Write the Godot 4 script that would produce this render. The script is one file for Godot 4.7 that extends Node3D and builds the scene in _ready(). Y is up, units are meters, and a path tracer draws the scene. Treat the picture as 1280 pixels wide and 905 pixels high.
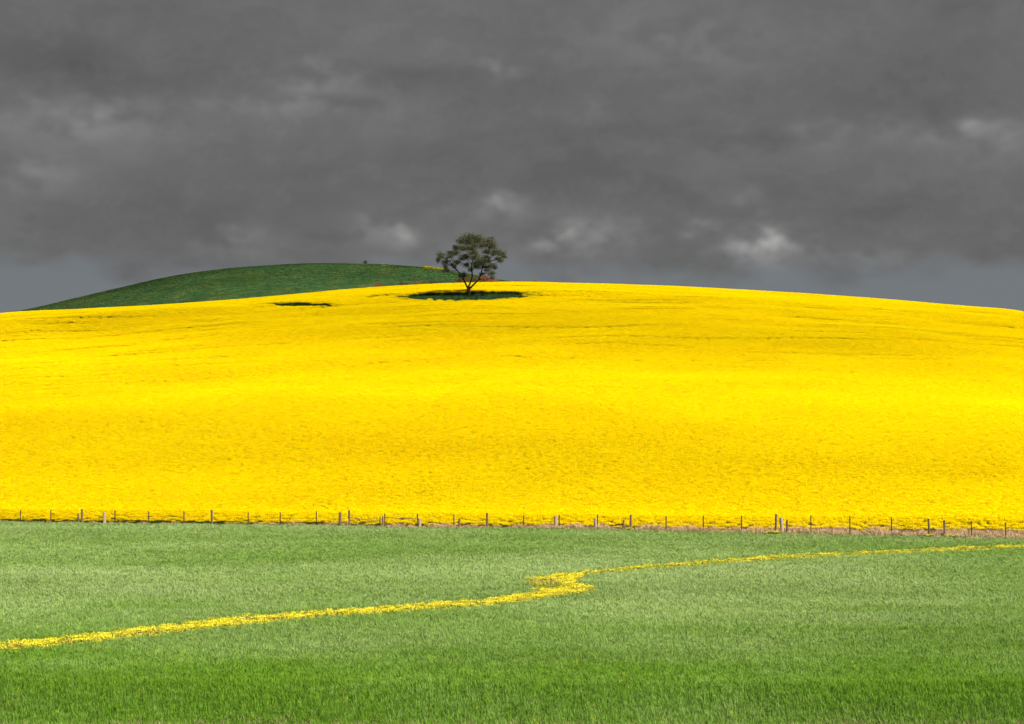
extends Node3D
# A yellow canola hill under a storm sky, seen over a wheat field with a long lens.
# x right, y up, the camera looks along -z. "d" is the distance ahead of the camera (d = -z).

const F := 2100.0            # focal length in pixels of the 1280 x 905 photograph
const EYE := 11.06           # height of the camera above the wheat field, metres
const HORIZON := 526.0       # row of the true horizon in the photograph
const CREST := 500.0         # distance of the crest of the canola hill
const EXPOSURE := 2.5        # the photograph is exposed for the dark clouds
const TO_SUN := Vector3(0.454, 0.707, 0.542)

var rng := RandomNumberGenerator.new()
var rough := FastNoiseLite.new()      # rolling ground
var patch := FastNoiseLite.new()      # patches in the crops
var streak := FastNoiseLite.new()     # streaks in the crops
var cloud_a := FastNoiseLite.new()
var cloud_b := FastNoiseLite.new()
var cloud_c := FastNoiseLite.new()
var tree_x := 0.0
var tree_d := 392.0
var hole_x := 0.0
var hole_d := 380.0

# ------------------------------------------------------------------ ground shape
const OUTLINE := [[-700, 470], [-400, 436], [-200, 415], [0, 396.5], [100, 391], [200, 385.5], [300, 378.5], [400, 369.5], [470, 363.5], [560, 358.5], [640, 357], [700, 358], [860, 363], [1000, 371], [1100, 378], [1200, 386.5], [1280, 394.5], [1500, 420], [1900, 472]]
const FENCE := [[-700, 645], [0, 653], [260, 656.2], [600, 661], [900, 666], [1280, 674.5], [1900, 690]]
const FAR_OUTLINE := [[-200, 455], [-100, 425], [0, 395], [40, 385], [90, 373], [150, 359], [200, 347.5], [260, 339], [330, 333.5], [400, 330.5], [460, 331.5], [520, 335], [570, 341.5], [620, 350.5], [700, 365], [800, 382], [1000, 410]]

func along(table: Array, u: float) -> float:
	var n := table.size()
	if u <= table[0][0]: return table[0][1]
	for k in n - 1:
		if u < table[k + 1][0]:
			var t: float = (u - table[k][0]) / (table[k + 1][0] - table[k][0])
			return cubic_interpolate(table[k][1], table[k + 1][1], table[maxi(k - 1, 0)][1], table[mini(k + 2, n - 1)][1], t) if k > 0 and k < n - 2 else lerpf(table[k][1], table[k + 1][1], t)
	return table[n - 1][1]

var out_lut := PackedFloat32Array()
var fence_lut := PackedFloat32Array()
var far_lut := PackedFloat32Array()

func look_up(lut: PackedFloat32Array, u: float) -> float:
	var p := clampf((u + 700.0) / 4.0, 0.0, lut.size() - 1.001)
	var k := int(p)
	return lerpf(lut[k], lut[k + 1], p - k)

func column(x: float, d: float) -> float:
	return 640.0 + F * x / maxf(d, 20.0)

func fence_distance(u: float) -> float:
	return F * (EYE - 0.25) / (look_up(fence_lut, u) - HORIZON)

func height(x: float, d: float) -> float:
	var u := column(x, d)
	var df := fence_distance(u)
	var t := d - df
	if t < -40.0:
		var h := -0.9 * (1.0 - smoothstep(64.5, 70.5, d + rough.get_noise_2d(x * 3.0, 11.0) * 3.0))
		if d < 58.0:
			var k := 1.0 - d / 58.0
			h += 9.6 * k * k
		return h + rough.get_noise_2d(x * 1.6, d * 1.6) * 0.10 * smoothstep(40.0, 80.0, d)
	var tt := t - 5.0
	tt = maxf(0.0, 0.5 * (tt + sqrt(tt * tt + 30.0)) - 0.167)
	var slope := (HORIZON - look_up(out_lut, u)) / F
	var tc := CREST - df - 5.0
	var b := (EYE + slope * (CREST - tc)) / (tc * tc)
	var a := slope + 2.0 * b * tc
	var h2 := 0.0
	if tt < tc + 12.0:
		h2 = a * tt - b * tt * tt
	else:
		var m := tc + 12.0
		var e := tt - m
		h2 = a * m - b * m * m + (a - 2.0 * b * m) * e - (0.0011 * e * e if e < 120.0 else 0.0011 * (240.0 * e - 14400.0))
	var body := smoothstep(4.0, 40.0, t) * (1.0 - smoothstep(240.0, 310.0, t))
	h2 += rough.get_noise_2d(x * 0.9, d * 1.1) * 1.1 * body
	h2 += 0.4 * sin((t - 46.0) * 0.098) * smoothstep(8.0, 30.0, t) * (1.0 - smoothstep(90.0, 130.0, t))   # two long swells across the slope
	if u < 420.0:                                                     # a fold on the left shoulder
		var e2 := (d - (372.0 + u * 0.07)) / 15.0
		h2 += 1.5 * exp(-e2 * e2) * (1.0 - smoothstep(120.0, 400.0, u))
	h2 = maxf(h2, 0.0)
	return h2 + rough.get_noise_2d(x * 1.6, d * 1.6) * 0.10 * (1.0 - smoothstep(0.0, 20.0, t))

func far_height(x: float, d: float) -> float:
	var u := column(x, d)
	var s := (HORIZON - look_up(far_lut, u)) / F
	var e := d - 900.0
	var h := EYE + 900.0 * s + s * e - (0.00034 * e * e if e < 0.0 else 0.0006 * e * e)
	return h + rough.get_noise_2d(x * 0.5 + 300.0, d * 0.35) * 1.6

func cast(px: float, py: float, over := 0.0, from := 60.0) -> Vector2:
	# where the line of sight through a point of the picture meets the ground (x, d)
	var d := from
	while d < 560.0:
		var x := (px - 640.0) / F * d
		if EYE + d * (HORIZON - py) / F <= height(x, d) + over:
			return Vector2(x, d)
		d += 0.25
	return Vector2((px - 640.0) / F * d, d)

func at(x: float, d: float, up := 0.0) -> Vector3:
	return Vector3(x, height(x, d) + up, -d)

# ------------------------------------------------------------------ mesh helpers
class Shape:
	var v := PackedVector3Array()
	var n := PackedVector3Array()
	var c := PackedColorArray()
	func tri(a: Vector3, b: Vector3, e: Vector3, col: Color) -> void:
		var k := (e - a).cross(b - a).normalized()
		v.append_array([a, b, e]); n.append_array([k, k, k]); c.append_array([col, col, col])
	func quad(a: Vector3, b: Vector3, e: Vector3, f: Vector3, col: Color) -> void:
		tri(a, b, e, col); tri(a, e, f, col)
	func patch(p: Vector3, axis: Vector3, side: Vector3, col: Color) -> void:   # a pointed leaf
		tri(p - axis, p - side, p + axis, col); tri(p - axis, p + axis, p + side, col)
	func smooth(a: Vector3, na: Vector3, col: Color) -> void:
		v.append(a); n.append(na); c.append(col)
	func tube(pts: Array, radii: Array, sides: int, col: Color, bumpy := 0.0, seed_value := 1) -> void:
		var r := RandomNumberGenerator.new(); r.seed = seed_value
		var rings := []
		for k in pts.size():
			var along: Vector3 = (pts[mini(k + 1, pts.size() - 1)] - pts[maxi(k - 1, 0)]).normalized()
			var s := along.cross(Vector3(0.31, 0.17, 0.93)).normalized()
			var t := along.cross(s)
			var ring := []
			for j in sides:
				var q := TAU * j / sides
				var dirn := s * cos(q) + t * sin(q)
				ring.append([pts[k] + dirn * radii[k] * (1.0 + r.randf_range(-bumpy, bumpy)), dirn])
			rings.append(ring)
		for k in pts.size() - 1:
			for j in sides:
				var a: Array = rings[k][j]; var b: Array = rings[k][(j + 1) % sides]
				var e: Array = rings[k + 1][(j + 1) % sides]; var f: Array = rings[k + 1][j]
				for q in [a, e, b, a, f, e]: smooth(q[0], q[1], col)
		for q in [[0, -1], [pts.size() - 1, 1]]:
			var ring: Array = rings[q[0]]
			for j in range(1, sides - 1):
				if q[1] < 0: tri(ring[0][0], ring[j][0], ring[j + 1][0], col)
				else: tri(ring[0][0], ring[j + 1][0], ring[j][0], col)
	func mesh(m: Material) -> ArrayMesh:
		var arrays := []; arrays.resize(Mesh.ARRAY_MAX)
		arrays[Mesh.ARRAY_VERTEX] = v; arrays[Mesh.ARRAY_NORMAL] = n; arrays[Mesh.ARRAY_COLOR] = c
		var am := ArrayMesh.new(); am.add_surface_from_arrays(Mesh.PRIMITIVE_TRIANGLES, arrays)
		am.surface_set_material(0, m)
		return am

func plant_material(roughness: float, backlight: float, specular := 0.5) -> StandardMaterial3D:
	var m := StandardMaterial3D.new()
	m.vertex_color_use_as_albedo = true
	m.roughness = roughness
	m.metallic_specular = specular
	m.cull_mode = BaseMaterial3D.CULL_DISABLED
	if backlight > 0.0:
		m.backlight_enabled = true
		m.backlight = Color(backlight, backlight, backlight)
	return m

func noise_material(ramp: Array, scale: float, frequency: float, seed_value: int) -> StandardMaterial3D:
	var g := Gradient.new()
	var offsets := PackedFloat32Array(); var cols := PackedColorArray()
	for r in ramp:
		offsets.append(r[0]); cols.append(r[1].linear_to_srgb())
	g.offsets = offsets; g.colors = cols
	var fn := FastNoiseLite.new()
	fn.noise_type = FastNoiseLite.TYPE_SIMPLEX_SMOOTH; fn.seed = seed_value; fn.frequency = frequency; fn.fractal_octaves = 5
	var src := fn.get_seamless_image(512, 512)
	var im := Image.create(512, 512, false, Image.FORMAT_RGB8)
	for y in 512:
		for x in 512:
			im.set_pixel(x, y, g.sample(src.get_pixel(x, y).r))
	var m := StandardMaterial3D.new()
	m.albedo_texture = ImageTexture.create_from_image(im)
	m.uv1_triplanar = true; m.uv1_world_triplanar = true
	m.uv1_scale = Vector3.ONE * scale
	m.roughness = 0.95
	m.metallic_specular = 0.2
	return m

func tag(o: Node, label: String, category: String, group := "", kind := "") -> void:
	o.set_meta("label", label)
	o.set_meta("category", category)
	if group: o.set_meta("group", group)
	if kind: o.set_meta("kind", kind)

func part(parent: Node, called: String, me: Mesh) -> MeshInstance3D:
	var o := MeshInstance3D.new()
	o.name = called; o.mesh = me
	parent.add_child(o, true)
	return o

class Copies:
	var b := PackedFloat32Array()
	var count := 0
	func put(p: Vector3, turn: float, wide: float, tall: float, lean: Vector2, col: Color) -> void:
		var c := cos(turn) * wide; var s := sin(turn) * wide
		b.append_array([c, lean.x, s, p.x, 0.0, tall, 0.0, p.y, -s, lean.y, c, p.z, col.r, col.g, col.b, 1.0])
		count += 1

func scatter(called: String, me: Mesh, k: Copies, parent: Node) -> MultiMeshInstance3D:
	var mm := MultiMesh.new()
	mm.transform_format = MultiMesh.TRANSFORM_3D
	mm.use_colors = true
	mm.mesh = me
	mm.instance_count = k.count
	mm.buffer = k.b
	var o := MultiMeshInstance3D.new()
	o.name = called; o.multimesh = mm
	parent.add_child(o, true)
	return o

# a crop made of a few kinds of plant: one Node3D, one child of copies for each kind
func crop(called: String, label: String, category: String, shapes: Array, sets: Array) -> void:
	var root := Node3D.new()
	root.name = called
	add_child(root, true)
	tag(root, label, category, "", "stuff")
	for k in shapes.size():
		if sets[k].count:
			scatter("plants", shapes[k], sets[k], root).set_meta("kind", "stuff")

# ------------------------------------------------------------------ sky
const PUFFS := [[962, 314, 40, 20, 0.15], [958, 308, 18, 10, 0.06], [948, 278, 16, 30, 0.05], [680, 304, 32, 15, 0.12], [748, 300, 50, 26, 0.065], [487, 294, 30, 16, 0.11], [500, 305, 14, 8, 0.05], [440, 308, 26, 12, 0.03],
	[615, 87, 30, 13, 0.055], [402, 102, 46, 20, 0.06], [330, 137, 120, 13, 0.040], [110, 165, 95, 22, 0.055], [45, 235, 55, 20, 0.035],
	[1180, 178, 90, 14, 0.05], [1222, 174, 15, 12, 0.035], [1025, 176, 38, 16, 0.045], [872, 302, 20, 20, 0.07], [630, 260, 32, 16, 0.07],
	[1105, 325, 44, 12, 0.03], [300, 308, 44, 18, 0.055], [850, 70, 90, 40, 0.022], [1275, 197, 26, 14, 0.03], [750, 145, 30, 12, 0.02],
	[545, 258, 20, 8, 0.03], [1035, 318, 22, 14, 0.03],
	[20, 90, 130, 30, -0.028], [480, 92, 90, 18, -0.02], [400, 126, 60, 6, -0.03], [1130, 120, 110, 40, -0.02], [960, 180, 90, 10, -0.025], [560, 200, 200, 30, -0.012], [850, 240, 160, 26, -0.012], [1150, 270, 130, 26, -0.012], [200, 270, 150, 24, -0.01]]

func sky_color(az: float, el: float) -> Color:      # radians
	var dir := Vector3(sin(az) * cos(el), sin(el), -cos(az) * cos(el))
	var p := Vector3(dir.x, dir.y * 2.4, dir.z) * 100.0
	var big := cloud_a.get_noise_3dv(p)
	var mid := cloud_b.get_noise_3dv(p)
	var fine := cloud_c.get_noise_3dv(Vector3(dir.x, dir.y * 1.5, dir.z) * 100.0)
	var g := 0.143 + 0.022 * big + 0.016 * mid + 0.011 * fine * clampf(0.5 + big, 0.0, 1.0)
	# torn layers: each has a soft body and a firmer lower edge
	var torn := cloud_b.get_noise_3dv(Vector3(dir.x, dir.y * 3.6, dir.z) * 100.0 + Vector3(40.0 + 6.0 * fine, 9.0 * mid, 17.0))
	var torn2 := cloud_b.get_noise_3dv(Vector3(dir.x, dir.y * 3.0, dir.z) * 170.0 + Vector3(7.0, 14.0 * mid, 90.0 + 8.0 * fine))
	g += 0.008 * (smoothstep(0.02, 0.16, torn) - smoothstep(0.16, 0.7, torn)) + 0.004 * (smoothstep(0.10, 0.20, torn2) - smoothstep(0.2, 0.6, torn2))
	var c := Color(g, g * 0.998, g * 0.996)
	# clear blue-grey air under the cloud base
	var edge := 0.0905 + 0.012 * mid + 0.006 * fine + 0.012 * big
	var clear := 1.0 - smoothstep(edge - 0.010, edge + 0.013, el)
	c = c.lerp(Color(0.176, 0.195, 0.210), clear * 0.95)
	if absf(az) < 0.6 and el < 0.4:
		var x := 640.0 + F * tan(az); var y := HORIZON - F * tan(el)
		for q in PUFFS:
			var ex: float = (x - q[0] + 26.0 * mid) / q[2]; var ey: float = (y - q[1] + 16.0 * fine) / q[3]
			var w := ex * ex + ey * ey
			if w < 7.0:
				var a: float = q[4] * exp(-w * 0.9)
				a *= clampf(0.75 + 1.5 * fine + 0.7 * mid, 0.15, 1.7) if a > 0.0 else 1.0
				c += Color(a, a * 0.995, a * 0.985)
	return c

func make_sky() -> Sky:
	for q in [[cloud_a, 0.055, 4, 3], [cloud_b, 0.16, 5, 8], [cloud_c, 0.42, 5, 21]]:
		var fn: FastNoiseLite = q[0]
		fn.noise_type = FastNoiseLite.TYPE_SIMPLEX_SMOOTH; fn.frequency = q[1]; fn.fractal_octaves = q[2]; fn.seed = q[3]
		fn.domain_warp_enabled = false
	var im := Image.create(1024, 512, false, Image.FORMAT_RGBF)
	for y in 512:
		var el := (0.5 - (y + 0.5) / 512.0) * PI
		for x in 1024:
			if y > 260:
				im.set_pixel(x, y, Color(0.163, 0.187, 0.207))
			else:
				im.set_pixel(x, y, sky_color(wrapf((x + 0.5) / 1024.0 * TAU, -PI, PI), el))
	im.resize(4096, 2048, Image.INTERPOLATE_CUBIC)
	for y in range(790, 1030):                        # the part a long lens looks at, at full fineness
		var el := (0.5 - (y + 0.5) / 2048.0) * PI
		for x in range(-308, 308):
			im.set_pixel(posmod(x, 4096), y, sky_color((x + 0.5) / 4096.0 * TAU, el))
	var pm := PanoramaSkyMaterial.new()
	pm.panorama = ImageTexture.create_from_image(im)
	var s := Sky.new(); s.sky_material = pm
	return s

# ------------------------------------------------------------------ plants
func canola_clump(seed_value: int) -> Shape:
	var r := RandomNumberGenerator.new(); r.seed = seed_value
	var s := Shape.new()
	var stems := []
	for k in 30:
		var q := r.randf() * TAU; var rad := 0.44 * sqrt(r.randf())
		var foot := Vector3(cos(q) * rad * 0.6, 0, sin(q) * rad * 0.6)
		var top := Vector3(cos(q) * rad, r.randf_range(1.0, 1.10) - rad * 0.06, sin(q) * rad)
		var side := Vector3(-sin(q), 0, cos(q)).rotated(Vector3.UP, r.randf() * PI) * 0.011
		var green := Color(0.075, 0.14, 0.035) * r.randf_range(0.8, 1.25)
		s.quad(foot - side, foot + side, top + side * 0.6, top - side * 0.6, green)
		stems.append(top)
	for k in 22:                                            # leaves
		var q := r.randf() * TAU; var rad := r.randf_range(0.08, 0.42)
		var p := Vector3(cos(q) * rad, r.randf_range(0.15, 0.78), sin(q) * rad)
		var ax := Vector3(cos(q), r.randf_range(-0.5, 0.7), sin(q)).normalized()
		var sd := ax.cross(Vector3.UP).normalized().rotated(ax, r.randf_range(-0.7, 0.7))
		s.patch(p, ax * r.randf_range(0.07, 0.13), sd * r.randf_range(0.025, 0.045), Color(0.055, 0.115, 0.035) * r.randf_range(0.7, 1.35))
	for top in stems:                                       # flower heads
		for k in 8:
			var off := Vector3(r.randfn(0, 0.055), r.randf_range(-0.22, 0.06), r.randfn(0, 0.055))
			var nrm := Vector3(r.randfn(0, 0.27), 1.0, r.randfn(0, 0.27) + 0.1).normalized()
			var ax := nrm.cross(Vector3(r.randfn(0, 1), 0.1, r.randfn(0, 1))).normalized()
			var sd := nrm.cross(ax)
			var col := Color(0.90, r.randf_range(0.725, 0.78), 0.001)
			if r.randf() < 0.03: col = Color(0.35, 0.40, 0.03)
			s.patch(top + off, ax * r.randf_range(0.04, 0.055), sd * r.randf_range(0.035, 0.05), col)
	return s

func blade_tuft(seed_value: int, blades: int, tall: float, spread: float, wide: float, tint: Color, tips: Color) -> Shape:
	var r := RandomNumberGenerator.new(); r.seed = seed_value
	var s := Shape.new()
	for k in blades:
		var q := r.randf() * TAU; var rad := spread * sqrt(r.randf())
		var p0 := Vector3(cos(q) * rad, 0, sin(q) * rad)
		var q2 := r.randf() * TAU
		var out := Vector3(cos(q2), 0, sin(q2))
		var h := tall * r.randf_range(0.7, 1.15)
		var p1 := p0 + out * h * r.randf_range(0.06, 0.2) + Vector3(0, h * 0.62, 0)
		var p2 := p1 + out * h * r.randf_range(0.12, 0.5) + Vector3(0, h * r.randf_range(0.1, 0.4), 0)
		var side := Vector3(-out.z, 0, out.x) * wide * r.randf_range(0.7, 1.2)
		var c := tint * r.randf_range(0.85, 1.16)
		s.quad(p0 - side * 0.7, p0 + side * 0.7, p1 + side, p1 - side, c)
		s.tri(p1 - side, p1 + side, p2, c.lerp(tips, r.randf_range(0.2, 0.9)))
	return s

func weed_clump(seed_value: int, flowers: int, leaf: Color, petal: Color) -> Shape:
	var r := RandomNumberGenerator.new(); r.seed = seed_value
	var s := Shape.new()
	for k in 16:
		var q := r.randf() * TAU; var rad := r.randf_range(0.02, 0.2)
		var ax := Vector3(cos(q), r.randf_range(0.2, 0.9), sin(q)).normalized()
		var sd := ax.cross(Vector3.UP).normalized()
		s.patch(Vector3(cos(q) * rad, r.randf_range(0.05, 0.16), sin(q) * rad), ax * r.randf_range(0.05, 0.1), sd * 0.022, leaf * r.randf_range(0.7, 1.3))
	for k in flowers:
		var q := r.randf() * TAU; var rad := 0.2 * sqrt(r.randf())
		var nrm := Vector3(r.randfn(0, 0.4), 1.0, r.randfn(0, 0.4) + 0.25).normalized()
		var ax := nrm.cross(Vector3(r.randfn(0, 1), 0.1, r.randfn(0, 1))).normalized()
		s.patch(Vector3(cos(q) * rad, r.randf_range(0.15, 0.26), sin(q) * rad), ax * 0.019, nrm.cross(ax) * 0.019, petal)
	return s

func inside(poly: PackedVector2Array, p: Vector2) -> bool:
	return Geometry2D.is_point_in_polygon(p, poly)

# ------------------------------------------------------------------ the scene
func _ready() -> void:
	rng.seed = 4
	# camera
	var cam := Camera3D.new()
	cam.name = "camera"
	add_child(cam)
	cam.position = Vector3(0, EYE, 0)
	cam.rotation.x = atan((HORIZON - 452.5) / F)
	cam.fov = rad_to_deg(2.0 * atan(452.5 / F))
	cam.near = 0.5; cam.far = 9000.0
	cam.current = true
	# sky
	var we := WorldEnvironment.new()
	we.name = "environment"
	var env := Environment.new()
	env.background_mode = Environment.BG_SKY
	env.sky = make_sky()
	env.tonemap_mode = Environment.TONE_MAPPER_LINEAR
	env.tonemap_exposure = EXPOSURE
	env.background_energy_multiplier = 1.0 / EXPOSURE
	env.sdfgi_enabled = true; env.ssao_enabled = true; env.ssil_enabled = true
	we.environment = env
	add_child(we)
	# sun: behind the camera to the right
	var sun := DirectionalLight3D.new()
	sun.name = "sun"
	add_child(sun)
	sun.look_at_from_position(TO_SUN, Vector3.ZERO, Vector3.UP)
	sun.light_energy = 1.6
	sun.light_color = Color(1.0, 0.975, 0.92)
	sun.light_angular_distance = 0.6
	sun.shadow_enabled = true
	sun.directional_shadow_max_distance = 1500.0
	print("sky done ", Time.get_ticks_msec())

	for q in [[rough, 0.011, 3, 5], [patch, 0.05, 4, 9], [streak, 0.03, 3, 17]]:
		var fn: FastNoiseLite = q[0]
		fn.noise_type = FastNoiseLite.TYPE_SIMPLEX_SMOOTH; fn.frequency = q[1]; fn.fractal_octaves = q[2]; fn.seed = q[3]
	for k in 660:
		var u := -700.0 + 4.0 * k
		out_lut.append(along(OUTLINE, u)); fence_lut.append(along(FENCE, u)); far_lut.append(along(FAR_OUTLINE, u))

	build_ground()
	print("ground ", Time.get_ticks_msec())
	var tp := cast(586, 371.8)
	tree_x = tp.x; tree_d = tp.y
	var hp := cast(376, 386)
	hole_x = hp.x; hole_d = hp.y
	print("tree at ", tp, " hole at ", hp)
	build_shade_clouds()
	build_canola()
	print("canola ", Time.get_ticks_msec())
	build_wheat()
	print("wheat ", Time.get_ticks_msec())
	build_far_hill_plants()
	build_tree()
	build_fence()
	build_verge()
	print("all ", Time.get_ticks_msec())

func sheet(called: String, us: Array, rows: int, from: Callable, to: Callable, h: Callable, m: Material) -> MeshInstance3D:
	var st := SurfaceTool.new()
	st.begin(Mesh.PRIMITIVE_TRIANGLES)
	st.set_smooth_group(0)
	var n := us.size()
	for j in rows + 1:
		for u in us:
			var a: float = from.call(u); var b: float = to.call(u)
			var d := lerpf(a, b, float(j) / rows)
			var x: float = (u - 640.0) / F * d
			var hh: float = h.call(x, d)
			st.add_vertex(Vector3(x, hh, -d))
	for j in rows:
		for i in n - 1:
			var a := j * n + i
			st.add_index(a); st.add_index(a + n); st.add_index(a + 1)
			st.add_index(a + 1); st.add_index(a + n); st.add_index(a + n + 1)
	st.generate_normals()
	var o := MeshInstance3D.new()
	o.name = called
	o.mesh = st.commit()
	o.material_override = m
	o.set_meta("kind", "structure")
	add_child(o, true)
	return o

func build_ground() -> void:
	var soil := noise_material([[0.0, Color(0.035, 0.045, 0.018)], [0.45, Color(0.05, 0.075, 0.022)], [0.7, Color(0.07, 0.085, 0.035)], [1.0, Color(0.10, 0.085, 0.05)]], 0.21, 0.02, 2)
	var under := noise_material([[0.0, Color(0.025, 0.04, 0.012)], [0.5, Color(0.05, 0.075, 0.02)], [1.0, Color(0.10, 0.10, 0.04)]], 0.17, 0.02, 6)
	var pasture := noise_material([[0.0, Color(0.032, 0.080, 0.030)], [0.42, Color(0.040, 0.098, 0.032)], [0.58, Color(0.055, 0.115, 0.030)], [0.75, Color(0.085, 0.120, 0.035)], [1.0, Color(0.12, 0.12, 0.045)]], 0.012, 0.012, 12)
	var us := []
	for k in 241: us.append(-700.0 + k * 10.8)
	var o := sheet("wheat_field_ground", us, 220, func(_u): return 3.0, func(u): return fence_distance(u), height, soil)
	tag(o, "soil of the green wheat field in the foreground", "field", "", "structure")
	o = sheet("canola_hill_ground", us, 230, func(u): return fence_distance(u), func(_u): return 720.0, height, under)
	tag(o, "rounded hill under the yellow flowering canola", "hill", "", "structure")
	o = sheet("far_hill", us.slice(40, 175), 120, func(_u): return 640.0, func(_u): return 1150.0, far_height, pasture)
	tag(o, "dark green grassy hill behind the yellow hill at left", "hill", "", "structure")
	var flat := PlaneMesh.new(); flat.size = Vector2(9000, 9000); flat.material = pasture
	var g := MeshInstance3D.new(); g.name = "ground"; g.mesh = flat
	g.position = Vector3(0, -1.6, 0)
	add_child(g)
	tag(g, "level land around and behind the hills", "ground", "", "structure")

# Unseen cloud puffs added behind the camera, each sized to shade the hills ahead.
func build_shade_clouds() -> void:
	var ball := Shape.new()
	var fn := FastNoiseLite.new(); fn.seed = 3; fn.frequency = 0.9
	for j in 8:
		for i in 12:
			var q := []
			for w in [[j, i], [j, i + 1], [j + 1, i + 1], [j + 1, i]]:
				var la: float = PI * (w[0] / 8.0 - 0.5); var lo: float = TAU * (w[1] % 12) / 12.0
				var v := Vector3(cos(la) * cos(lo), sin(la) * 0.75, cos(la) * sin(lo))
				q.append(v * (1.0 + 0.35 * fn.get_noise_3dv(v * 1.7)))
			ball.quad(q[0], q[1], q[2], q[3], Color(1, 1, 1))
	var m := plant_material(1.0, 0.6, 0.0)
	var k := Copies.new()
	var reach := 2300.0
	var d := 176.0
	while d < 960.0:
		var far := d > 600.0
		var step := 8.0 if far else 4.0
		var x := -0.42 * d
		while x < (0.08 if far else 0.42) * d:
			var px := x + rng.randf_range(-0.3, 0.3) * step; var pd := d + rng.randf_range(-0.3, 0.3) * step
			x += step
			var u := column(px, pd)
			var h := far_height(px, pd) if far else height(px, pd)
			var row := HORIZON - F * (h - EYE) / pd
			var cover := 0.0
			if far:
				cover = 0.54 + 0.16 * patch.get_noise_2d(px * 0.1, pd * 0.1)
			else:
				# bands of sun and shade across the slope, drifting lower to the right
				var r := row - 22.0 * (u - 640.0) / 640.0 + 16.0 * patch.get_noise_2d(px * 0.14, pd * 0.07)
				cover = 0.33 * (1.0 - smoothstep(405.0, 490.0, r)) + 0.17 * smoothstep(505.0, 560.0, r) * (1.0 - 0.5 * smoothstep(585.0, 635.0, r))
				cover *= 1.0 + 0.35 * patch.get_noise_2d(px * 0.12 + 50.0, pd * 0.12)
			if cover > 0.02:
				var rad := sqrt(cover * step * step * 0.78 / 2.7)
				k.put(Vector3(px, h, -pd) + TO_SUN * (reach + rng.randf_range(-60, 60)), rng.randf() * TAU, rad, rad, Vector2.ZERO, Color(0.85, 0.85, 0.85))
		d += step
	var o := scatter("cloud", ball.mesh(m), k, self)
	tag(o, "unseen cloud puffs added to shade the canola slope and the far hill", "cloud", "", "structure")
	print("cloud puffs ", k.count)

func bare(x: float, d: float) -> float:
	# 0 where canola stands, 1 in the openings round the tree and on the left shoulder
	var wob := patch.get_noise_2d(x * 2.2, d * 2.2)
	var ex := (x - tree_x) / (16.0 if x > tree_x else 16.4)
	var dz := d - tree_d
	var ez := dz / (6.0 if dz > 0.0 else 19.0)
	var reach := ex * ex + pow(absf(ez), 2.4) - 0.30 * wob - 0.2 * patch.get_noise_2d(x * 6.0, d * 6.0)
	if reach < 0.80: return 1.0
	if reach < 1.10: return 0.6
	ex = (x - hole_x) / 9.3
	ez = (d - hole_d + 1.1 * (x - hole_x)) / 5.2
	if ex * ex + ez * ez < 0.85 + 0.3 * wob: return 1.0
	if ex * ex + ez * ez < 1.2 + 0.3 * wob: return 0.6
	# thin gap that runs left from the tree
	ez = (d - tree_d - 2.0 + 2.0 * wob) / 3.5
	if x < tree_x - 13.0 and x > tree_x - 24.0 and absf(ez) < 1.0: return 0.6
	return 0.0

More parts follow.
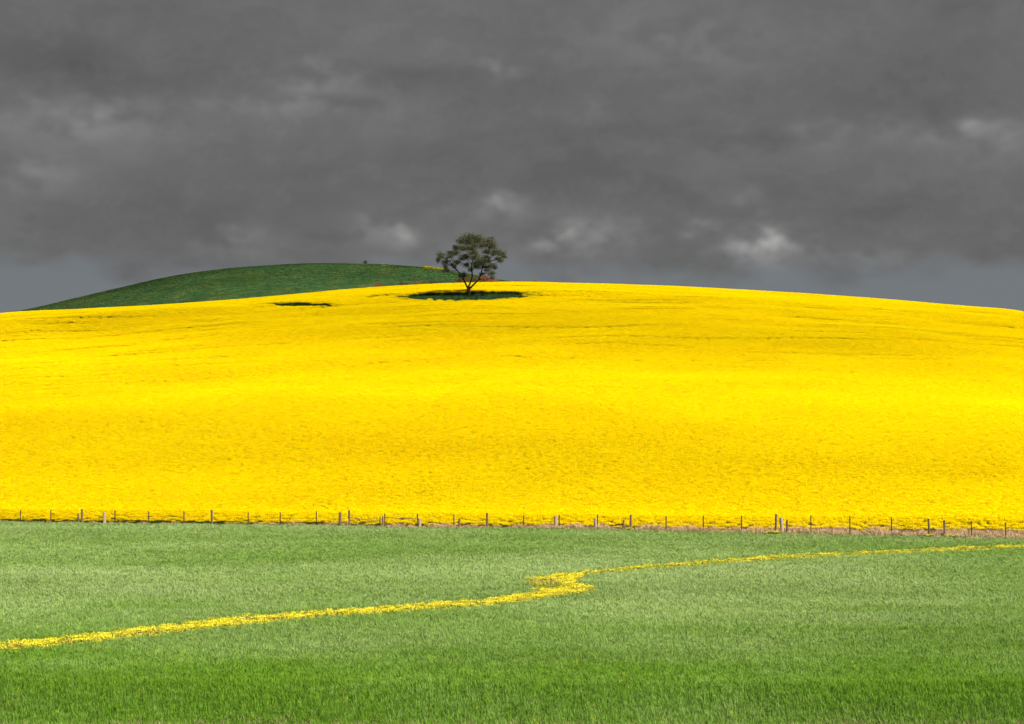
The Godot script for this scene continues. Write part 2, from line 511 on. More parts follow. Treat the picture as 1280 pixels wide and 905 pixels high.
func build_canola() -> void:
	var m := plant_material(0.8, 1.0, 0.1)
	var shapes := []; var sets := []
	for k in 5:
		shapes.append(canola_clump(100 + k).mesh(m)); sets.append(Copies.new())
	var low := plant_material(0.7, 0.3, 0.3)
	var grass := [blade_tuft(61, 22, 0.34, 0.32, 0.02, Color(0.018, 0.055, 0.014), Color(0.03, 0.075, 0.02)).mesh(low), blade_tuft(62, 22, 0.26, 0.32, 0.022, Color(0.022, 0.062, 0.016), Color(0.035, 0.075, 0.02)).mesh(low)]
	var grass_sets := [Copies.new(), Copies.new()]
	var d := 138.0
	while d < 552.0:
		var step := lerpf(0.41, 0.76, smoothstep(190.0, 420.0, d))
		var x := -0.372 * d - 3.0
		while x < 0.372 * d + 3.0:
			var px := x + rng.randf_range(-0.45, 0.45) * step; var pd := d + rng.randf_range(-0.45, 0.45) * step
			x += step
			var u := column(px, pd)
			var t := pd - fence_distance(u)
			if t < 0.6 + 0.5 * patch.get_noise_1d(px * 4.0) + 3.6 * smoothstep(760.0, 1300.0, u): continue
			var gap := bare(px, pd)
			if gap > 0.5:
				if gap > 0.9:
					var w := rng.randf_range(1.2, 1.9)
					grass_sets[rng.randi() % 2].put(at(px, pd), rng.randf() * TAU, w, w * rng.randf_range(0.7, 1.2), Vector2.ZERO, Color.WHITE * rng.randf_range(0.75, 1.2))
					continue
				if gap < 0.9 and rng.randf() < 0.75: continue
			var vigour := 1.0 + 0.10 * patch.get_noise_2d(px * 0.8, pd * 0.8)
			# thin places in drawn-out streaks along the drills
			var thin := streak.get_noise_2d(px * 0.55 + pd * 0.10, pd * 5.0 - px * 0.35)
			var far := smoothstep(220.0, 330.0, pd)
			if thin > 0.44 and rng.randf() < 0.36 * far + 0.05: continue
			if thin > 0.34: vigour *= 1.0 - 0.14 * far
			# wheel tracks
			var tram := fposmod(t * 0.98 + 0.10 * px + 6.0 * rough.get_noise_2d(px * 0.8, pd * 0.8) + 3.0, 36.0)
			if tram < 0.7 and t > 70.0 and rng.randf() < 0.55: continue
			vigour *= lerpf(rng.randf_range(0.30, 0.60), 1.0, smoothstep(0.6, 4.2, t - 3.6 * smoothstep(760.0, 1300.0, u)))     # the outer rows stay short
			var wide := rng.randf_range(0.9, 1.2) * step / 0.53
			var tall := rng.randf_range(0.97, 1.045) * vigour * 1.06
			var hue := rng.randf_range(-1.0, 1.0) * 0.5 + patch.get_noise_2d(px * 0.6, pd * 0.6) * 0.8
			sets[rng.randi() % 5].put(at(px, pd, -0.03), rng.randf() * TAU, wide, tall, Vector2(rng.randfn(0, 0.03), rng.randfn(0, 0.03)), Color(1.0, clampf(0.97 + 0.035 * hue, 0.88, 1.04), 1.0))
		d += step
	var total := 0
	for k in sets: total += k.count
	print("canola plants ", total, " grass ", grass_sets[0].count * 2)
	crop("canola_crop", "bright yellow flowering canola covering the hill behind the fence", "canola", shapes, sets)
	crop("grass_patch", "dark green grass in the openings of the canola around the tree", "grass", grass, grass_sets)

const TRACK_A := [[-180, 821], [-60, 809], [0, 801.5], [125, 789], [250, 773.7], [312, 767.5], [400, 761], [480, 756], [560, 749.7], [607, 747], [640, 742], [665, 738], [668, 733], [660, 729], [650, 723], [680, 718], [712, 714], [735, 711.5], [785, 707], [860, 700.2], [1000, 691], [1100, 686.5], [1200, 682], [1280, 679], [1440, 674],
	[1440, 679.5], [1280, 685], [1200, 688.3], [1100, 692.5], [1000, 697.2], [860, 706.8], [800, 711.5], [765, 715], [733, 717.5], [727, 722], [722, 728], [735, 731], [748, 735.5], [745, 738], [725, 741], [690, 746], [665, 750], [607, 757], [560, 760], [480, 766], [400, 771], [312, 781], [250, 786.5], [125, 801], [0, 813.5], [-60, 823], [-180, 838]]

func build_wheat() -> void:
	var track := PackedVector2Array()
	for q in TRACK_A:
		var p := cast(q[0], q[1], 0.2, 60.0)
		track.append(p)
	var m := plant_material(0.65, 0.5, 0.12)
	var shapes := []; var sets := []
	for k in 6:
		shapes.append(blade_tuft(200 + k, 20, 0.34, 0.16, 0.0066, Color(0.125, 0.23, 0.035), Color(0.19, 0.28, 0.075)).mesh(m)); sets.append(Copies.new())
	var dry := [blade_tuft(301, 16, 0.42, 0.16, 0.008, Color(0.15, 0.17, 0.05), Color(0.24, 0.22, 0.10)).mesh(m), blade_tuft(302, 16, 0.36, 0.16, 0.008, Color(0.12, 0.17, 0.045), Color(0.20, 0.20, 0.08)).mesh(m)]
	var dry_sets := [Copies.new(), Copies.new()]
	var weed_m := plant_material(0.7, 0.4, 0.2)
	var weeds := []; var weed_sets := []
	for q in [[24, Color(0.17, 0.19, 0.022), Color(0.84, 0.68, 0.02)], [11, Color(0.16, 0.19, 0.025), Color(0.86, 0.72, 0.04)], [2, Color(0.14, 0.19, 0.022), Color(0.8, 0.6, 0.05)], [4, Color(0.24, 0.19, 0.07), Color(0.62, 0.46, 0.12)]]:
		for k in 2:
			weeds.append(weed_clump(400 + weeds.size(), q[0], q[1], q[2]).mesh(weed_m)); weed_sets.append(Copies.new())
	var lo := track[0]; var hi := track[0]
	for p in track: lo = lo.min(p); hi = hi.max(p)
	var middle := cast(655, 727, 0.2); var green_spot := cast(676, 731, 0.2)
	var d := 56.0
	while d < 193.0:
		var step := lerpf(0.205, 0.30, smoothstep(70.0, 150.0, d))
		var x := -0.372 * d - 3.0
		while x < 0.372 * d + 3.0:
			var px := x + rng.randf_range(-0.5, 0.5) * step; var pd := d + rng.randf_range(-0.5, 0.5) * step
			x += step
			var df := fence_distance(column(px, pd))
			if pd > df - 0.4 + 0.4 * patch.get_noise_1d(px * 5.0): continue
			if pd > lo.y - 1.0 and pd < hi.y + 1.0:
				var wob := Vector2(px + 0.5 * patch.get_noise_2d(px * 14.0, pd * 14.0), pd + 0.7 * patch.get_noise_2d(px * 14.0 + 90.0, pd * 14.0))
				if inside(track, wob):
					var kind := 0
					var pp := Vector2(px, pd)
					var r := rng.randf() + 0.55 * patch.get_noise_2d(px * 6.0, pd * 6.0)
					var far := smoothstep(114.0, 146.0, pd)
					if rng.randf() < 0.24 * far: kind = 4
					if kind == 4 or (rng.randf() < 0.35 and not (inside(track, wob + Vector2(0, 0.9)) and inside(track, wob - Vector2(0, 0.9)))):
						sets[rng.randi() % 6].put(at(px, pd, -0.02), rng.randf() * TAU, step / 0.205, 0.7, Vector2.ZERO, Color(1.0, 1.0, 0.9))
						continue
					kind = 0 if r < 0.42 - 0.40 * far else 1 if r < 0.72 - 0.25 * far else 3 if rng.randf() < 0.3 else 2
					# the side nearer the camera carries fewer flowers
					if not inside(track, Vector2(px, pd - 1.9)) and rng.randf() < 0.85: kind = 2 if rng.randf() < 0.75 else 1
					if absf(px - middle.x) < 2.4 and absf(pd - middle.y) < 3.2 and rng.randf() < 0.8: kind = 3 if rng.randf() < 0.6 else 2
					if pp.distance_to(green_spot) < 1.5: kind = 2
					weed_sets[kind * 2 + rng.randi() % 2].put(at(px, pd, -0.01), rng.randf() * TAU, rng.randf_range(0.8, 1.3) * step / 0.22, rng.randf_range(0.75, 1.2), Vector2.ZERO, Color.WHITE * rng.randf_range(0.85, 1.1))
					continue
			var ragged := 1.5 * patch.get_noise_1d(px * 3.0)
			if pd < 65.7 + ragged * 0.35 and rng.randf() < 0.45:
				dry_sets[rng.randi() % 2].put(at(px, pd, -0.02), rng.randf() * TAU, 1.2, rng.randf_range(0.6, 1.1), Vector2.ZERO, Color.WHITE * rng.randf_range(0.8, 1.1))
				continue
			# patches of the crop: bluish waxy leaf against fresh yellow-green, drawn out along the drills
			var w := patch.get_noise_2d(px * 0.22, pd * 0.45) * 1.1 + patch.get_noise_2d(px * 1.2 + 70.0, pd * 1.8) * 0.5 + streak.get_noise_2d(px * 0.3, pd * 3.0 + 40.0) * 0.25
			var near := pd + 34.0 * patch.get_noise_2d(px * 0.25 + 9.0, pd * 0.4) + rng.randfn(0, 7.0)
			w += 0.32 if near > 97.0 else -0.42       # far tufts painted paler as sunlit tips, near ones darker as shade, boundary dithered
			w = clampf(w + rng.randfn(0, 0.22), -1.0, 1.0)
			var fresh_shaded := Color(0.58, 0.72, 0.28)
			var waxy_lit := Color(1.50, 1.22, 2.3)
			var c := fresh_shaded.lerp(waxy_lit, w * 0.5 + 0.5) * rng.randf_range(0.85, 1.15) * (1.0 + 0.14 * patch.get_noise_2d(px * 0.5 + 200.0, pd * 1.2))
			if rng.randf() < 0.006: c = Color(1.8, 1.3, 0.6)
			var vigour := (1.25 if pd < 70.5 else 1.0) + 0.16 * patch.get_noise_2d(px * 1.3 + 31.0, pd * 1.3) + rng.randf_range(-0.12, 0.12)
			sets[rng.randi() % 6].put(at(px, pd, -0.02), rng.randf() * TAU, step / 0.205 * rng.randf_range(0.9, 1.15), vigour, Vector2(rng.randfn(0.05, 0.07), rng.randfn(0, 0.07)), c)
		d += step
	var total := 0
	for k in sets: total += k.count
	print("wheat tufts ", total)
	crop("wheat_crop", "green young wheat filling the field in front of the fence", "wheat", shapes, sets)
	crop("dry_grass_verge", "pale dry grass along the bottom edge of the picture", "grass", dry, dry_sets)
	crop("flower_strip", "winding strip of yellow flowering weeds across the green wheat", "wildflowers", weeds, weed_sets)

func build_far_hill_plants() -> void:
	var m := plant_material(0.8, 0.2, 0.1)
	var shapes := []; var sets := []
	for k in 3:
		shapes.append(blade_tuft(500 + k, 26, 0.22, 1.2, 0.12, Color(0.040, 0.088, 0.030), Color(0.050, 0.10, 0.032)).mesh(m)); sets.append(Copies.new())
	var gold := [canola_clump(520).mesh(plant_material(0.75, 0.5, 0.15))]
	var gold_sets := [Copies.new()]
	var d := 690.0
	while d < 925.0:
		var x := -0.36 * d
		while x < 0.06 * d:
			var px := x + rng.randf_range(-0.8, 0.8); var pd := d + rng.randf_range(-0.8, 0.8)
			x += 1.9
			var u := column(px, pd)
			if u < -60.0 or u > 700.0: continue
			var h := far_height(px, pd)
			var row := HORIZON - F * (h - EYE) / pd
			if row > along_canola_crest(u) + 8.0: continue
			var w := patch.get_noise_2d(px * 0.30, pd * 0.14) + 0.6 * patch.get_noise_2d(px * 1.1, pd * 0.6)
			var olive := clampf(w * 1.9 - 0.15 + 0.55 * (1.0 - smoothstep(90.0, 260.0, u)), 0.0, 1.0)
			var c := Color(1, 1, 1).lerp(Color(2.0, 1.25, 0.9), olive) * rng.randf_range(0.96, 1.04)
			var yellow := (u > 530.0 and u < 585.0 and row < 338.0 + (u - 530.0) * 0.10 + 3.5 * w and rng.randf() < 0.62) or (u > 478.0 and u < 512.0 and row < 333.6 and w > 0.2 and rng.randf() < 0.25)
			if yellow:
				for j in 1:
					gold_sets[0].put(Vector3(px + rng.randf_range(-0.9, 0.9), h - 0.1, -pd + rng.randf_range(-0.9, 0.9)), rng.randf() * TAU, 1.5, 0.9, Vector2.ZERO, Color(0.95, 0.9, 1))
			elif rng.randf() < 0.9:
				sets[rng.randi() % 3].put(Vector3(px, h - 0.05, -pd), rng.randf() * TAU, rng.randf_range(0.9, 1.5), rng.randf_range(0.5, 1.0), Vector2.ZERO, c)
		d += 1.9
	print("far tufts ", sets[0].count * 3)
	crop("hill_pasture", "dark green rough pasture on the far hill", "grass", shapes, sets)
	crop("canola_strip", "narrow strip of canola on the far hill left of the tree", "canola", gold, gold_sets)

func along_canola_crest(u: float) -> float:
	return look_up(out_lut, u)

# ------------------------------------------------------------------ tree
func leaf_cluster(s: Shape, r: RandomNumberGenerator, c: Vector3, rx: float, ry: float, rz: float, count: int, cols: Array, size := 1.0) -> void:
	# sprays of narrow leaves gathered round twig ends inside the clump
	var sprays := maxi(3, count / 16)
	for k in sprays:
		var v := Vector3(r.randfn(0, 1), r.randfn(0, 1), r.randfn(0, 1)).normalized() * pow(r.randf(), 0.5) * r.randf_range(0.8, 1.3)
		var p := c + Vector3(v.x * rx, v.y * ry, v.z * rz)
		for j in 16:
			var o := Vector3(r.randfn(0, 0.22), r.randfn(0, 0.15), r.randfn(0, 0.22)) * size
			var ax := Vector3(r.randfn(0, 0.6), r.randfn(-0.45, 0.6), r.randfn(0, 0.6)).normalized()
			var sd := ax.cross(Vector3(r.randfn(0, 1), r.randfn(0, 1), r.randfn(0, 1))).normalized()
			s.patch(p + o, ax * r.randf_range(0.08, 0.15) * size, sd * r.randf_range(0.028, 0.05) * size, cols[r.randi() % cols.size()])

# clumps of the crown: x, y, half width, half height in 1/9.53 px of the photograph about (535, 285), then depth
const CLUMPS := [[500, 105, 125, 42, 0.0], [395, 155, 62, 42, 1.5], [450, 135, 70, 45, -2.5], [590, 140, 85, 45, 2.5], [720, 165, 90, 52, 0.5], [640, 185, 70, 45, -2.0], [770, 205, 60, 40, -1.5],
	[845, 290, 88, 42, 0.0], [790, 300, 50, 38, 2.5], [865, 385, 36, 36, 1.0], [905, 330, 30, 25, -1.0], [150, 325, 52, 40, 0.5], [205, 405, 38, 48, 0.0], [210, 470, 25, 28, 0.3], [120, 385, 20, 28, 0.5],
	[265, 285, 50, 28, -1.5], [330, 290, 55, 34, 1.5], [335, 225, 45, 32, 0.0], [340, 395, 48, 26, -2.0], [250, 345, 30, 18, 1.0], [430, 255, 60, 30, 3.5], [480, 215, 75, 26, -3.8], [545, 300, 52, 38, 2.0], [440, 335, 72, 30, -1.0],
	[560, 360, 70, 40, 4.2], [640, 385, 95, 48, 1.5], [600, 400, 75, 40, -3.5], [460, 440, 46, 30, 1.0], [500, 480, 30, 26, -2.0], [580, 460, 45, 24, 0.0], [690, 460, 60, 32, -1.0], [770, 445, 46, 26, 1.5], [790, 470, 30, 12, 0.0],
	[755, 540, 55, 26, 0.8], [770, 595, 24, 16, 1.0], [310, 465, 22, 16, 0.5], [190, 505, 16, 14, 0.4], [225, 500, 10, 20, 0.2], [425, 560, 36, 34, 0.6], [385, 575, 20, 18, 1.2], [690, 330, 45, 26, -4.0], [560, 235, 60, 30, 4.5], [690, 250, 50, 30, -4.5], [520, 180, 60, 35, 0.0], [640, 545, 26, 18, -0.5],
	[400, 375, 30, 15, 2.0], [560, 420, 40, 22, -2.5], [720, 400, 30, 20, 2.0], [390, 215, 30, 22, -3.0], [700, 505, 28, 14, 1.5], [820, 350, 22, 14, -2.0], [285, 430, 20, 12, -0.5], [680, 210, 36, 22, 3.5]]

func build_tree() -> void:
	var base := at(tree_x, tree_d, -0.05)
	var unit := tree_d / F / 9.527
	var root := Node3D.new(); root.name = "gum_tree"
	add_child(root)
	root.position = base
	tag(root, "lone spreading gum tree with forked trunk on the crest of the yellow hill", "tree")
	# a point of the enlarged picture as a place on the tree, at its depth
	var spot := func(zx: float, zy: float, dz: float) -> Vector3:
		var px := 535.0 + zx / 9.527; var py := 285.0 + zy / 9.527
		return Vector3((px - 640.0) / F * tree_d - base.x, EYE + tree_d * (HORIZON - py) / F - base.y, dz)
	var bark := StandardMaterial3D.new()
	bark.albedo_texture = noise_material([[0.0, Color(0.010, 0.006, 0.004)], [0.5, Color(0.018, 0.011, 0.007)], [1.0, Color(0.04, 0.026, 0.018)]], 1.0, 0.03, 31).albedo_texture
	bark.uv1_triplanar = true; bark.uv1_scale = Vector3(1.2, 0.5, 1.2); bark.roughness = 0.95; bark.metallic_specular = 0.1
	var foot := Vector3(0.0, 0.0, 0.0)
	var fork: Vector3 = spot.call(482, 715, 0.0)
	var s := Shape.new()
	s.tube([foot + Vector3(0, -0.25, 0), foot + Vector3(0, 0.3, 0), foot.lerp(fork, 0.45), fork + Vector3(0, 0.25, 0)], [0.62, 0.46, 0.38, 0.36], 12, Color.WHITE, 0.08, 3)
	part(root, "trunk", s.mesh(bark))
	var limbs := [
		[[482, 725, 0.0, 0.30], [455, 680, 0.1, 0.22], [430, 625, 0.2, 0.19], [395, 560, 0.3, 0.16], [355, 510, 0.4, 0.13], [310, 460, 0.5, 0.10], [260, 400, 0.6, 0.07], [205, 365, 0.6, 0.05], [150, 330, 0.5, 0.03]],
		[[482, 725, 0.0, 0.28], [485, 690, -0.1, 0.22], [505, 640, -0.3, 0.20], [525, 575, -0.4, 0.18], [522, 500, -0.3, 0.15], [518, 430, 0.0, 0.13], [540, 340, 0.2, 0.10], [530, 250, 0.2, 0.07], [500, 150, 0.0, 0.04]],
		[[485, 725, 0.0, 0.30], [515, 700, 0.2, 0.22], [560, 655, 0.3, 0.20], [600, 615, 0.2, 0.18], [630, 550, 0.0, 0.15], [645, 470, -0.2, 0.13], [680, 390, -0.4, 0.10], [720, 300, -0.3, 0.08], [740, 190, 0.0, 0.04]]]
	var ends := []
	for l in limbs:
		s = Shape.new()
		var pts := []; var radii := []
		for q in l:
			pts.append(spot.call(q[0], q[1], q[2])); radii.append(q[3])
		s.tube(pts, radii, 8, Color.WHITE, 0.06, 7 + ends.size())
		var o := part(root, "limb", s.mesh(bark))
		ends.append([pts, o])
	# a branch to each clump, from the nearest lower place on a limb
	var r := RandomNumberGenerator.new(); r.seed = 77
	var branch_shapes := [Shape.new(), Shape.new(), Shape.new()]
	var leaves := Shape.new()
	var greens := [Color(0.036, 0.048, 0.018), Color(0.050, 0.062, 0.022), Color(0.026, 0.036, 0.016), Color(0.085, 0.090, 0.036), Color(0.052, 0.062, 0.036)]
	for q in CLUMPS:
		var c: Vector3 = spot.call(q[0], q[1], q[4])
		var best := 1e9; var from := Vector3.ZERO; var which := 0; var rad := 0.05
		for k in 3:
			for j in range(3, 9):
				var p: Vector3 = ends[k][0][j]
				var cost := p.distance_to(c) + maxf(0.0, p.y - c.y + 0.6) * 2.5
				if cost < best:
					best = cost; from = p; which = k; rad = limbs[k][j][3] * 0.6
		var bend := from.lerp(c, 0.5) + Vector3(r.randf_range(-0.3, 0.3), -0.12 * from.distance_to(c) + 0.15, r.randf_range(-0.3, 0.3))
		branch_shapes[which].tube([from, bend, c], [minf(rad, 0.085), minf(rad, 0.06), 0.02], 5, Color.WHITE, 0.05, r.randi() % 1000)
		var rx: float = q[2] * unit * 1.06; var ry: float = q[3] * unit * 1.08
		for j in 4:                                          # twigs inside the clump
			var tip := c + Vector3(r.randf_range(-0.8, 0.8) * rx, r.randf_range(-0.7, 0.8) * ry, r.randf_range(-0.8, 0.8) * rx)
			branch_shapes[which].tube([c.lerp(from, 0.15), c.lerp(tip, 0.5) + Vector3(0, 0.06, 0), tip], [0.03, 0.02, 0.01], 4, Color.WHITE)
		leaf_cluster(leaves, r, c, rx, ry, clampf(rx * 0.95, 0.5, 2.2), int(rx * ry * 1100.0) + 230, greens)
	for k in 3:
		var o := part(ends[k][1], "branches", branch_shapes[k].mesh(bark))
		o.name = "branches"
	var crown := part(root, "crown", leaves.mesh(plant_material(0.55, 0.3, 0.4)))
	crown.set_meta("label", "open olive green crown of drooping leaf clumps")
	print("tree leaves ", leaves.v.size() / 6)

	# shrubs on the crest behind and beside the tree
	var reds := [Color(0.28, 0.085, 0.06), Color(0.20, 0.065, 0.05), Color(0.36, 0.135, 0.10), Color(0.14, 0.07, 0.045)]
	var browns := [Color(0.09, 0.055, 0.04), Color(0.06, 0.05, 0.03), Color(0.14, 0.07, 0.05)]
	var dark := [Color(0.025, 0.05, 0.02), Color(0.03, 0.06, 0.025)]
	var lm := plant_material(0.7, 0.25, 0.2)
	var list := [
		[577, 352.5, 9, "low brown shrub behind the left limb of the tree", browns, 500.0], [590, 352.5, 10, "dark brown shrub directly behind the forked trunk", browns, 502.0], [606, 352.5, 11.0, "large reddish shrub just right of the forked trunk", reds, 500.0],
		[617, 352.5, 3.5, "small red shrub right of the large reddish shrub", reds, 498.0], [648, 353.5, 3.0, "leftmost low red shrub on the crest right of the tree", reds, 506.0], [659, 353.5, 3.4, "middle low red shrub on the crest right of the tree", reds, 508.0], [669, 354.3, 2.0, "rightmost tiny red shrub on the crest right of the tree", reds, 508.0],
		[475, 356.0, 1.8, "leftmost tiny reddish shrub along the foot of the far hill", reds, 505.0], [505, 354.5, 2.4, "reddish brown shrub at the foot of the far hill", browns, 505.0], [523, 353.6, 2.4, "low rusty shrub between the far hill and the canola", reds, 505.0], [541, 353.0, 2.2, "rusty shrub at the foot of the far hill nearest the tree", browns, 505.0]]
	for q in list:
		var d: float = q[5]; var x: float = (q[0] - 640.0) / F * d
		var ground := at(x, d)
		var top: float = EYE + d * (HORIZON - (q[1] - q[2])) / F
		var tall := maxf(top - ground.y, 1.6)
		var sh := Node3D.new(); sh.name = "shrub" 
		add_child(sh, true)
		sh.position = ground
		tag(sh, q[3], "shrub", "shrubs along the crest")
		var wide: float = clampf(q[2] * 0.62 * d / F * 2.0, 1.2, 2.6) if q[2] > 5 else 1.6
		var st := Shape.new(); var lf := Shape.new()
		for j in 6:
			var tip := Vector3(r.randf_range(-0.7, 0.7) * wide, tall * r.randf_range(0.6, 0.9), r.randf_range(-0.7, 0.7) * wide)
			st.tube([Vector3(tip.x * 0.1, -0.1, tip.z * 0.1), tip * 0.5, tip], [0.05, 0.035, 0.015], 5, Color.WHITE)
			leaf_cluster(lf, r, tip + Vector3(0, -tall * 0.1, 0), wide * 0.5, tall * 0.22, wide * 0.45, 190, q[4], 1.2)
		leaf_cluster(lf, r, Vector3(0, tall * 0.45, 0), wide * 0.9, tall * 0.4, wide * 0.8, 420, q[4], 1.2)
		part(sh, "stems", st.mesh(bark)); part(sh, "foliage", lf.mesh(lm))
	for q in [[596.5, 371.5, 1.5, "small dark bush at the right foot of the gum tree trunk"]]:
		var sh := Node3D.new(); sh.name = "shrub"; add_child(sh, true)
		var x: float = (q[0] - 640.0) / F * tree_d
		sh.position = at(x, tree_d)
		tag(sh, q[3], "shrub")
		var st := Shape.new(); var lf := Shape.new()
		for j in 4:
			var tip := Vector3(r.randf_range(-0.5, 0.5), r.randf_range(0.5, 0.9), r.randf_range(-0.5, 0.5))
			st.tube([Vector3(0, -0.1, 0), tip * 0.5, tip], [0.03, 0.02, 0.01], 5, Color.WHITE)
		leaf_cluster(lf, r, Vector3(0, 0.55, 0), 0.9, 0.5, 0.7, 500, dark)
		part(sh, "stems", st.mesh(bark)); part(sh, "foliage", lf.mesh(lm))
	# one bush stands on the skyline of the far hill
	var fb := Node3D.new(); fb.name = "shrub"; add_child(fb, true)
	var fx := (456.0 - 640.0) / F * 900.0
	fb.position = Vector3(fx, far_height(fx, 900.0), -900.0)
	tag(fb, "tiny dark bush on the skyline of the far green hill", "shrub")
	var st2 := Shape.new(); var lf2 := Shape.new()
	st2.tube([Vector3(0, -0.2, 0), Vector3(0.05, 0.7, 0)], [0.1, 0.05], 6, Color.WHITE)
	leaf_cluster(lf2, r, Vector3(0, 1.1, 0), 0.8, 0.9, 0.8, 500, dark, 1.5)
	part(fb, "stems", st2.mesh(bark)); part(fb, "foliage", lf2.mesh(lm))

# ------------------------------------------------------------------ fence
# column of the photograph, row of its top, kind (p steel picket, w slim dark wooden post, t thick wooden post, s pale split post), lean
const POSTS := [[-62, 636, "p", 0], [-20, 637, "p", 0], [27, 637, "p", 0], [65, 637, "p", 0], [99, 641.5, "w", 0], [103.5, 636, "w", 0], [132, 640, "s", -2], [145, 637, "p", 0], [187, 638.6, "p", 0], [231, 638.6, "p", 0], [266, 637, "w", -1.5], [311, 640, "p", 0], [351, 640, "p", 0], [396, 638.6, "p", 0],
	[425.5, 640, "t", 0], [437, 637.5, "w", 0], [475, 645, "p", 2], [478.5, 645.2, "w", 1], [481.3, 641, "p", 0], [522, 642, "p", 0], [525, 647.8, "s", 0], [567.5, 642, "p", 0], [573.7, 648, "w", 3], [609, 640.6, "w", 0], [654.5, 643.6, "p", 0], [694.5, 645, "s", 0], [698.8, 643, "p", 0], [743.5, 648, "s", 3], [746, 642.5, "p", 2], [779, 649.5, "w", 0], [788, 643, "w", 0],
	[832, 644.5, "p", 0], [878.5, 644, "p", 0], [926, 644, "p", 0], [968.5, 642, "w", 2], [977, 646.5, "s", -4], [983, 649.5, "w", 0], [1012.5, 644, "p", 0], [1061, 644.5, "p", 0], [1113, 646, "p", 0], [1160, 648, "w", -2], [1179, 650, "w", 0], [1212.5, 650.6, "p", 0], [1255, 653, "p", 0], [1302, 655, "p", 0], [1350, 657, "p", 0]]

func build_fence() -> void:
	var wood := StandardMaterial3D.new()
	wood.albedo_texture = noise_material([[0.0, Color(0.03, 0.02, 0.013)], [0.45, Color(0.075, 0.05, 0.033)], [0.7, Color(0.12, 0.085, 0.06)], [1.0, Color(0.20, 0.15, 0.11)]], 1.0, 0.03, 44).albedo_texture
	wood.uv1_triplanar = true; wood.uv1_scale = Vector3(4, 0.7, 4); wood.roughness = 0.9
	var pale := wood.duplicate()
	pale.albedo_texture = noise_material([[0.0, Color(0.08, 0.055, 0.04)], [0.4, Color(0.22, 0.165, 0.125)], [1.0, Color(0.38, 0.31, 0.25)]], 1.0, 0.03, 45).albedo_texture
	var steel := StandardMaterial3D.new()
	steel.albedo_texture = noise_material([[0.0, Color(0.02, 0.014, 0.01)], [0.6, Color(0.05, 0.03, 0.02)], [1.0, Color(0.09, 0.055, 0.035)]], 1.0, 0.05, 46).albedo_texture
	steel.uv1_triplanar = true; steel.uv1_scale = Vector3(3, 3, 3); steel.roughness = 0.7; steel.metallic = 0.3
	var root := Node3D.new(); root.name = "wire_fence"
	add_child(root)
	tag(root, "old wire fence of rusty pickets and weathered wooden posts below the canola", "fence")
	var tops := []
	var r := RandomNumberGenerator.new(); r.seed = 12
	for q in POSTS:
		var d := fence_distance(q[0]) + (0.0 if q[2] == "p" else r.randf_range(-0.25, 0.1))
		var x: float = (q[0] - 640.0) / F * d
		var g := at(x, d)
		var tall: float = EYE + d * (HORIZON - q[1]) / F - g.y
		var tip := Vector3(tan(deg_to_rad(q[3])) * tall, tall, 0)
		var s := Shape.new()
		var called := "steel_picket"; var m: Material = steel
		if q[2] == "p":
			# three blades about a spine, as star pickets have
			for k in 3:
				var a := TAU * k / 3.0 + 0.4
				var o := Vector3(cos(a), 0, sin(a)) * 0.058; var w := Vector3(-sin(a), 0, cos(a)) * 0.010
				var low := Vector3(0, -0.3, 0)
				s.quad(low - w, low + o - w, tip + o - w, tip - w, Color.WHITE); s.quad(low + o + w, low + w, tip + w, tip + o + w, Color.WHITE)
				s.quad(low + o - w, low + o + w, tip + o + w, tip + o - w, Color.WHITE); s.quad(tip - w, tip + o - w, tip + o + w, tip + w, Color.WHITE)
		else:
			var rad: float = {"w": 0.105, "t": 0.155, "s": 0.17}[q[2]]
			called = {"w": "wooden_post", "t": "strainer_post", "s": "split_post"}[q[2]]
			m = pale if q[2] == "s" else wood
			s.tube([Vector3(0, -0.3, 0), Vector3(0, 0.02, 0), tip * 0.5 + Vector3(0.012, 0, 0), tip * 0.96, tip + Vector3(0.01, 0, 0)], [rad * 1.06, rad * 1.05, rad, rad * 0.95, rad * 0.8], 7, Color.WHITE, 0.14, r.randi() % 999)
		var o2 := part(root, called, s.mesh(m))
		o2.position = g
		if q[2] == "p" or (q[2] == "w" and tall > 1.1): tops.append([g, tip])
	# wires, each tied to the pickets with a little sag
	var wm := StandardMaterial3D.new(); wm.albedo_color = Color(0.30, 0.24, 0.20); wm.metallic = 0.5; wm.roughness = 0.6
	for level in [0.42, 0.68, 0.94]:
		var pts := []; var radii := []
		for k in tops.size():
			var a: Vector3 = tops[k][0] + tops[k][1].normalized() * level + Vector3(0, 0, 0.05)
			if k > 0:
				pts.append(pts[-1].lerp(a, 0.5) - Vector3(0, r.randf_range(0.01, 0.07), 0)); radii.append(0.004)
			pts.append(a); radii.append(0.004)
		var s := Shape.new(); s.tube(pts, radii, 4, Color.WHITE)
		part(root, "wire", s.mesh(wm))
	# two rails between the strainer posts
	for q in [[437, 646.3, 456, 649.0, 477, 651.2], [481, 646.4, 503, 647.4, 524, 648.2]]:
		var pts := []
		for k in 3:
			var d := fence_distance(q[2 * k]) - 0.1
			pts.append(Vector3((q[2 * k] - 640.0) / F * d, EYE + d * (HORIZON - q[2 * k + 1]) / F, -d))
		var s := Shape.new(); s.tube(pts, [0.03, 0.034, 0.03], 6, Color.WHITE, 0.1)
		part(root, "rail", s.mesh(wood))

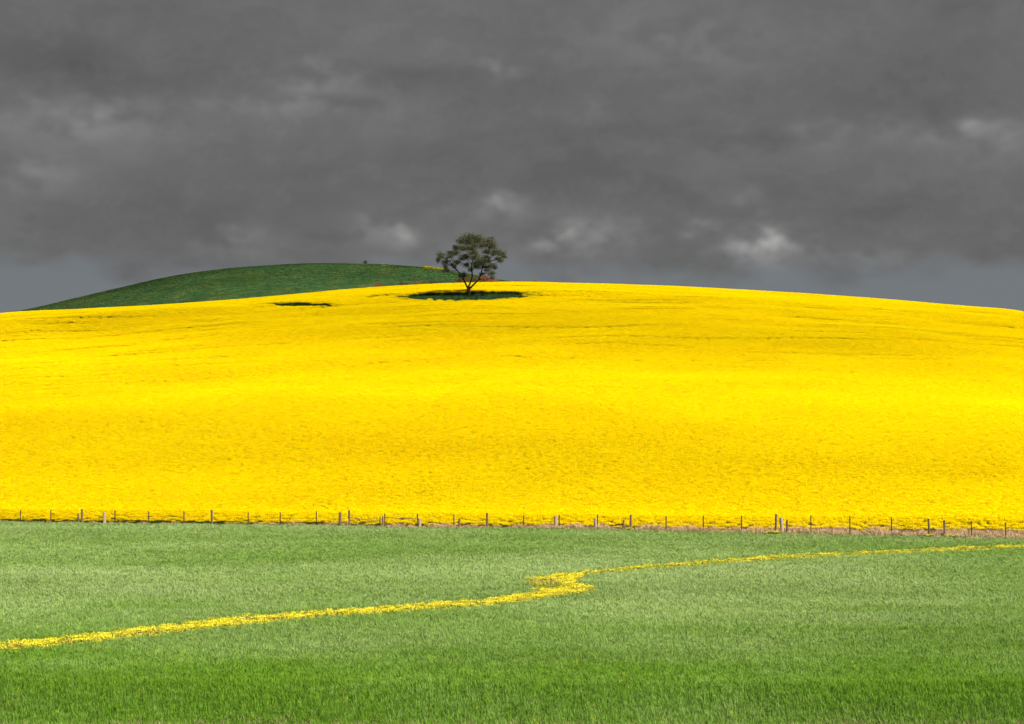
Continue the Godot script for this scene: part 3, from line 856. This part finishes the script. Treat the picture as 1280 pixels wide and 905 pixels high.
# dry grass, green weeds and a bare strip along the fence
func build_verge() -> void:
	var m := plant_material(0.75, 0.4, 0.2)
	var shapes := [blade_tuft(601, 26, 0.62, 0.26, 0.012, Color(0.34, 0.235, 0.14), Color(0.46, 0.31, 0.20)).mesh(m), blade_tuft(602, 24, 0.50, 0.26, 0.012, Color(0.40, 0.28, 0.17), Color(0.50, 0.36, 0.24)).mesh(m), blade_tuft(603, 22, 0.45, 0.24, 0.014, Color(0.13, 0.17, 0.05), Color(0.26, 0.22, 0.10)).mesh(m)]
	var sets := [Copies.new(), Copies.new(), Copies.new()]
	var weeds := [weed_clump(611, 12, Color(0.09, 0.18, 0.03), Color(0.88, 0.64, 0.01)).mesh(m)]
	var weed_sets := [Copies.new()]
	var x := -66.0
	while x < 66.0:
		var u := column(x, 172.0)
		var df := fence_distance(u)
		var amount := smoothstep(560.0, 900.0, u) + 0.20 * smoothstep(230.0, 330.0, u) + 0.30
		amount *= 0.75 + 0.9 * patch.get_noise_1d(x * 6.0)
		for c in [[690, 20, 0.5], [720, 14, 0.9], [558, 10, 0.6], [425, 9, 0.5], [372, 9, 0.5], [855, 14, 0.5], [1235, 10, 0.6]]:
			amount += c[2] * exp(-pow((u - c[0]) / c[1], 2.0))
		for k in 9:
			if rng.randf() > amount: continue
			var d := df + rng.randf_range(-0.7, lerpf(1.2, 5.2, smoothstep(700.0, 1250.0, u)))
			var px := (u - 640.0) / F * d + rng.randf_range(-0.15, 0.15)
			var kind := rng.randi() % 2 if rng.randf() < 0.15 + 0.65 * smoothstep(250.0, 620.0, u) else 2
			sets[kind].put(at(px, d, -0.02), rng.randf() * TAU, rng.randf_range(0.8, 1.2), rng.randf_range(0.6, 1.15) * (0.75 + 0.35 * minf(amount, 1.4)), Vector2(rng.randfn(0, 0.1), 0), Color.WHITE * rng.randf_range(0.8, 1.15))
		x += 0.2
	for q in [[963, 661.5, 9], [970, 661, 12], [1158, 664.5, 5], [1186, 665, 4], [788, 658.5, 3]]:
		for k in q[2] * 2:
			var d := fence_distance(q[0]) - rng.randf_range(0.2, 0.9)
			weed_sets[0].put(at((q[0] + rng.randfn(0, 3.5) - 640.0) / F * d, d), rng.randf() * TAU, 1.3, rng.randf_range(1.5, 2.3), Vector2.ZERO, Color.WHITE)
	crop("fence_grass", "dry pinkish brown grass along the foot of the fence", "grass", shapes, sets)
	crop("fence_weeds", "yellow flowering weeds at the foot of the fence posts", "wildflowers", weeds, weed_sets)
	# bare pale earth at the right end of the fence
	var dirt := noise_material([[0.0, Color(0.30, 0.20, 0.12)], [0.5, Color(0.46, 0.33, 0.21)], [1.0, Color(0.60, 0.47, 0.33)]], 0.6, 0.03, 52)
	var st := SurfaceTool.new(); st.begin(Mesh.PRIMITIVE_TRIANGLES); st.set_smooth_group(0)
	var rows := []
	for k in 41:
		var u := 1222.0 + k * 6.0
		var d := fence_distance(u) - 0.9
		var w := 1.3 * smoothstep(1222.0, 1262.0, u) + 0.05
		rows.append([at((u - 640.0) / F * (d - w), d - w, 0.05), at((u - 640.0) / F * d, d, 0.05)])
	for k in 40:
		for v in [rows[k][0], rows[k][1], rows[k + 1][1], rows[k][0], rows[k + 1][1], rows[k + 1][0]]: st.add_vertex(v)
	st.generate_normals()
	var o := MeshInstance3D.new(); o.name = "dirt_track"; o.mesh = st.commit(); o.material_override = dirt
	add_child(o)
	tag(o, "pale strip of bare earth at the right end of the fence", "path", "", "structure")
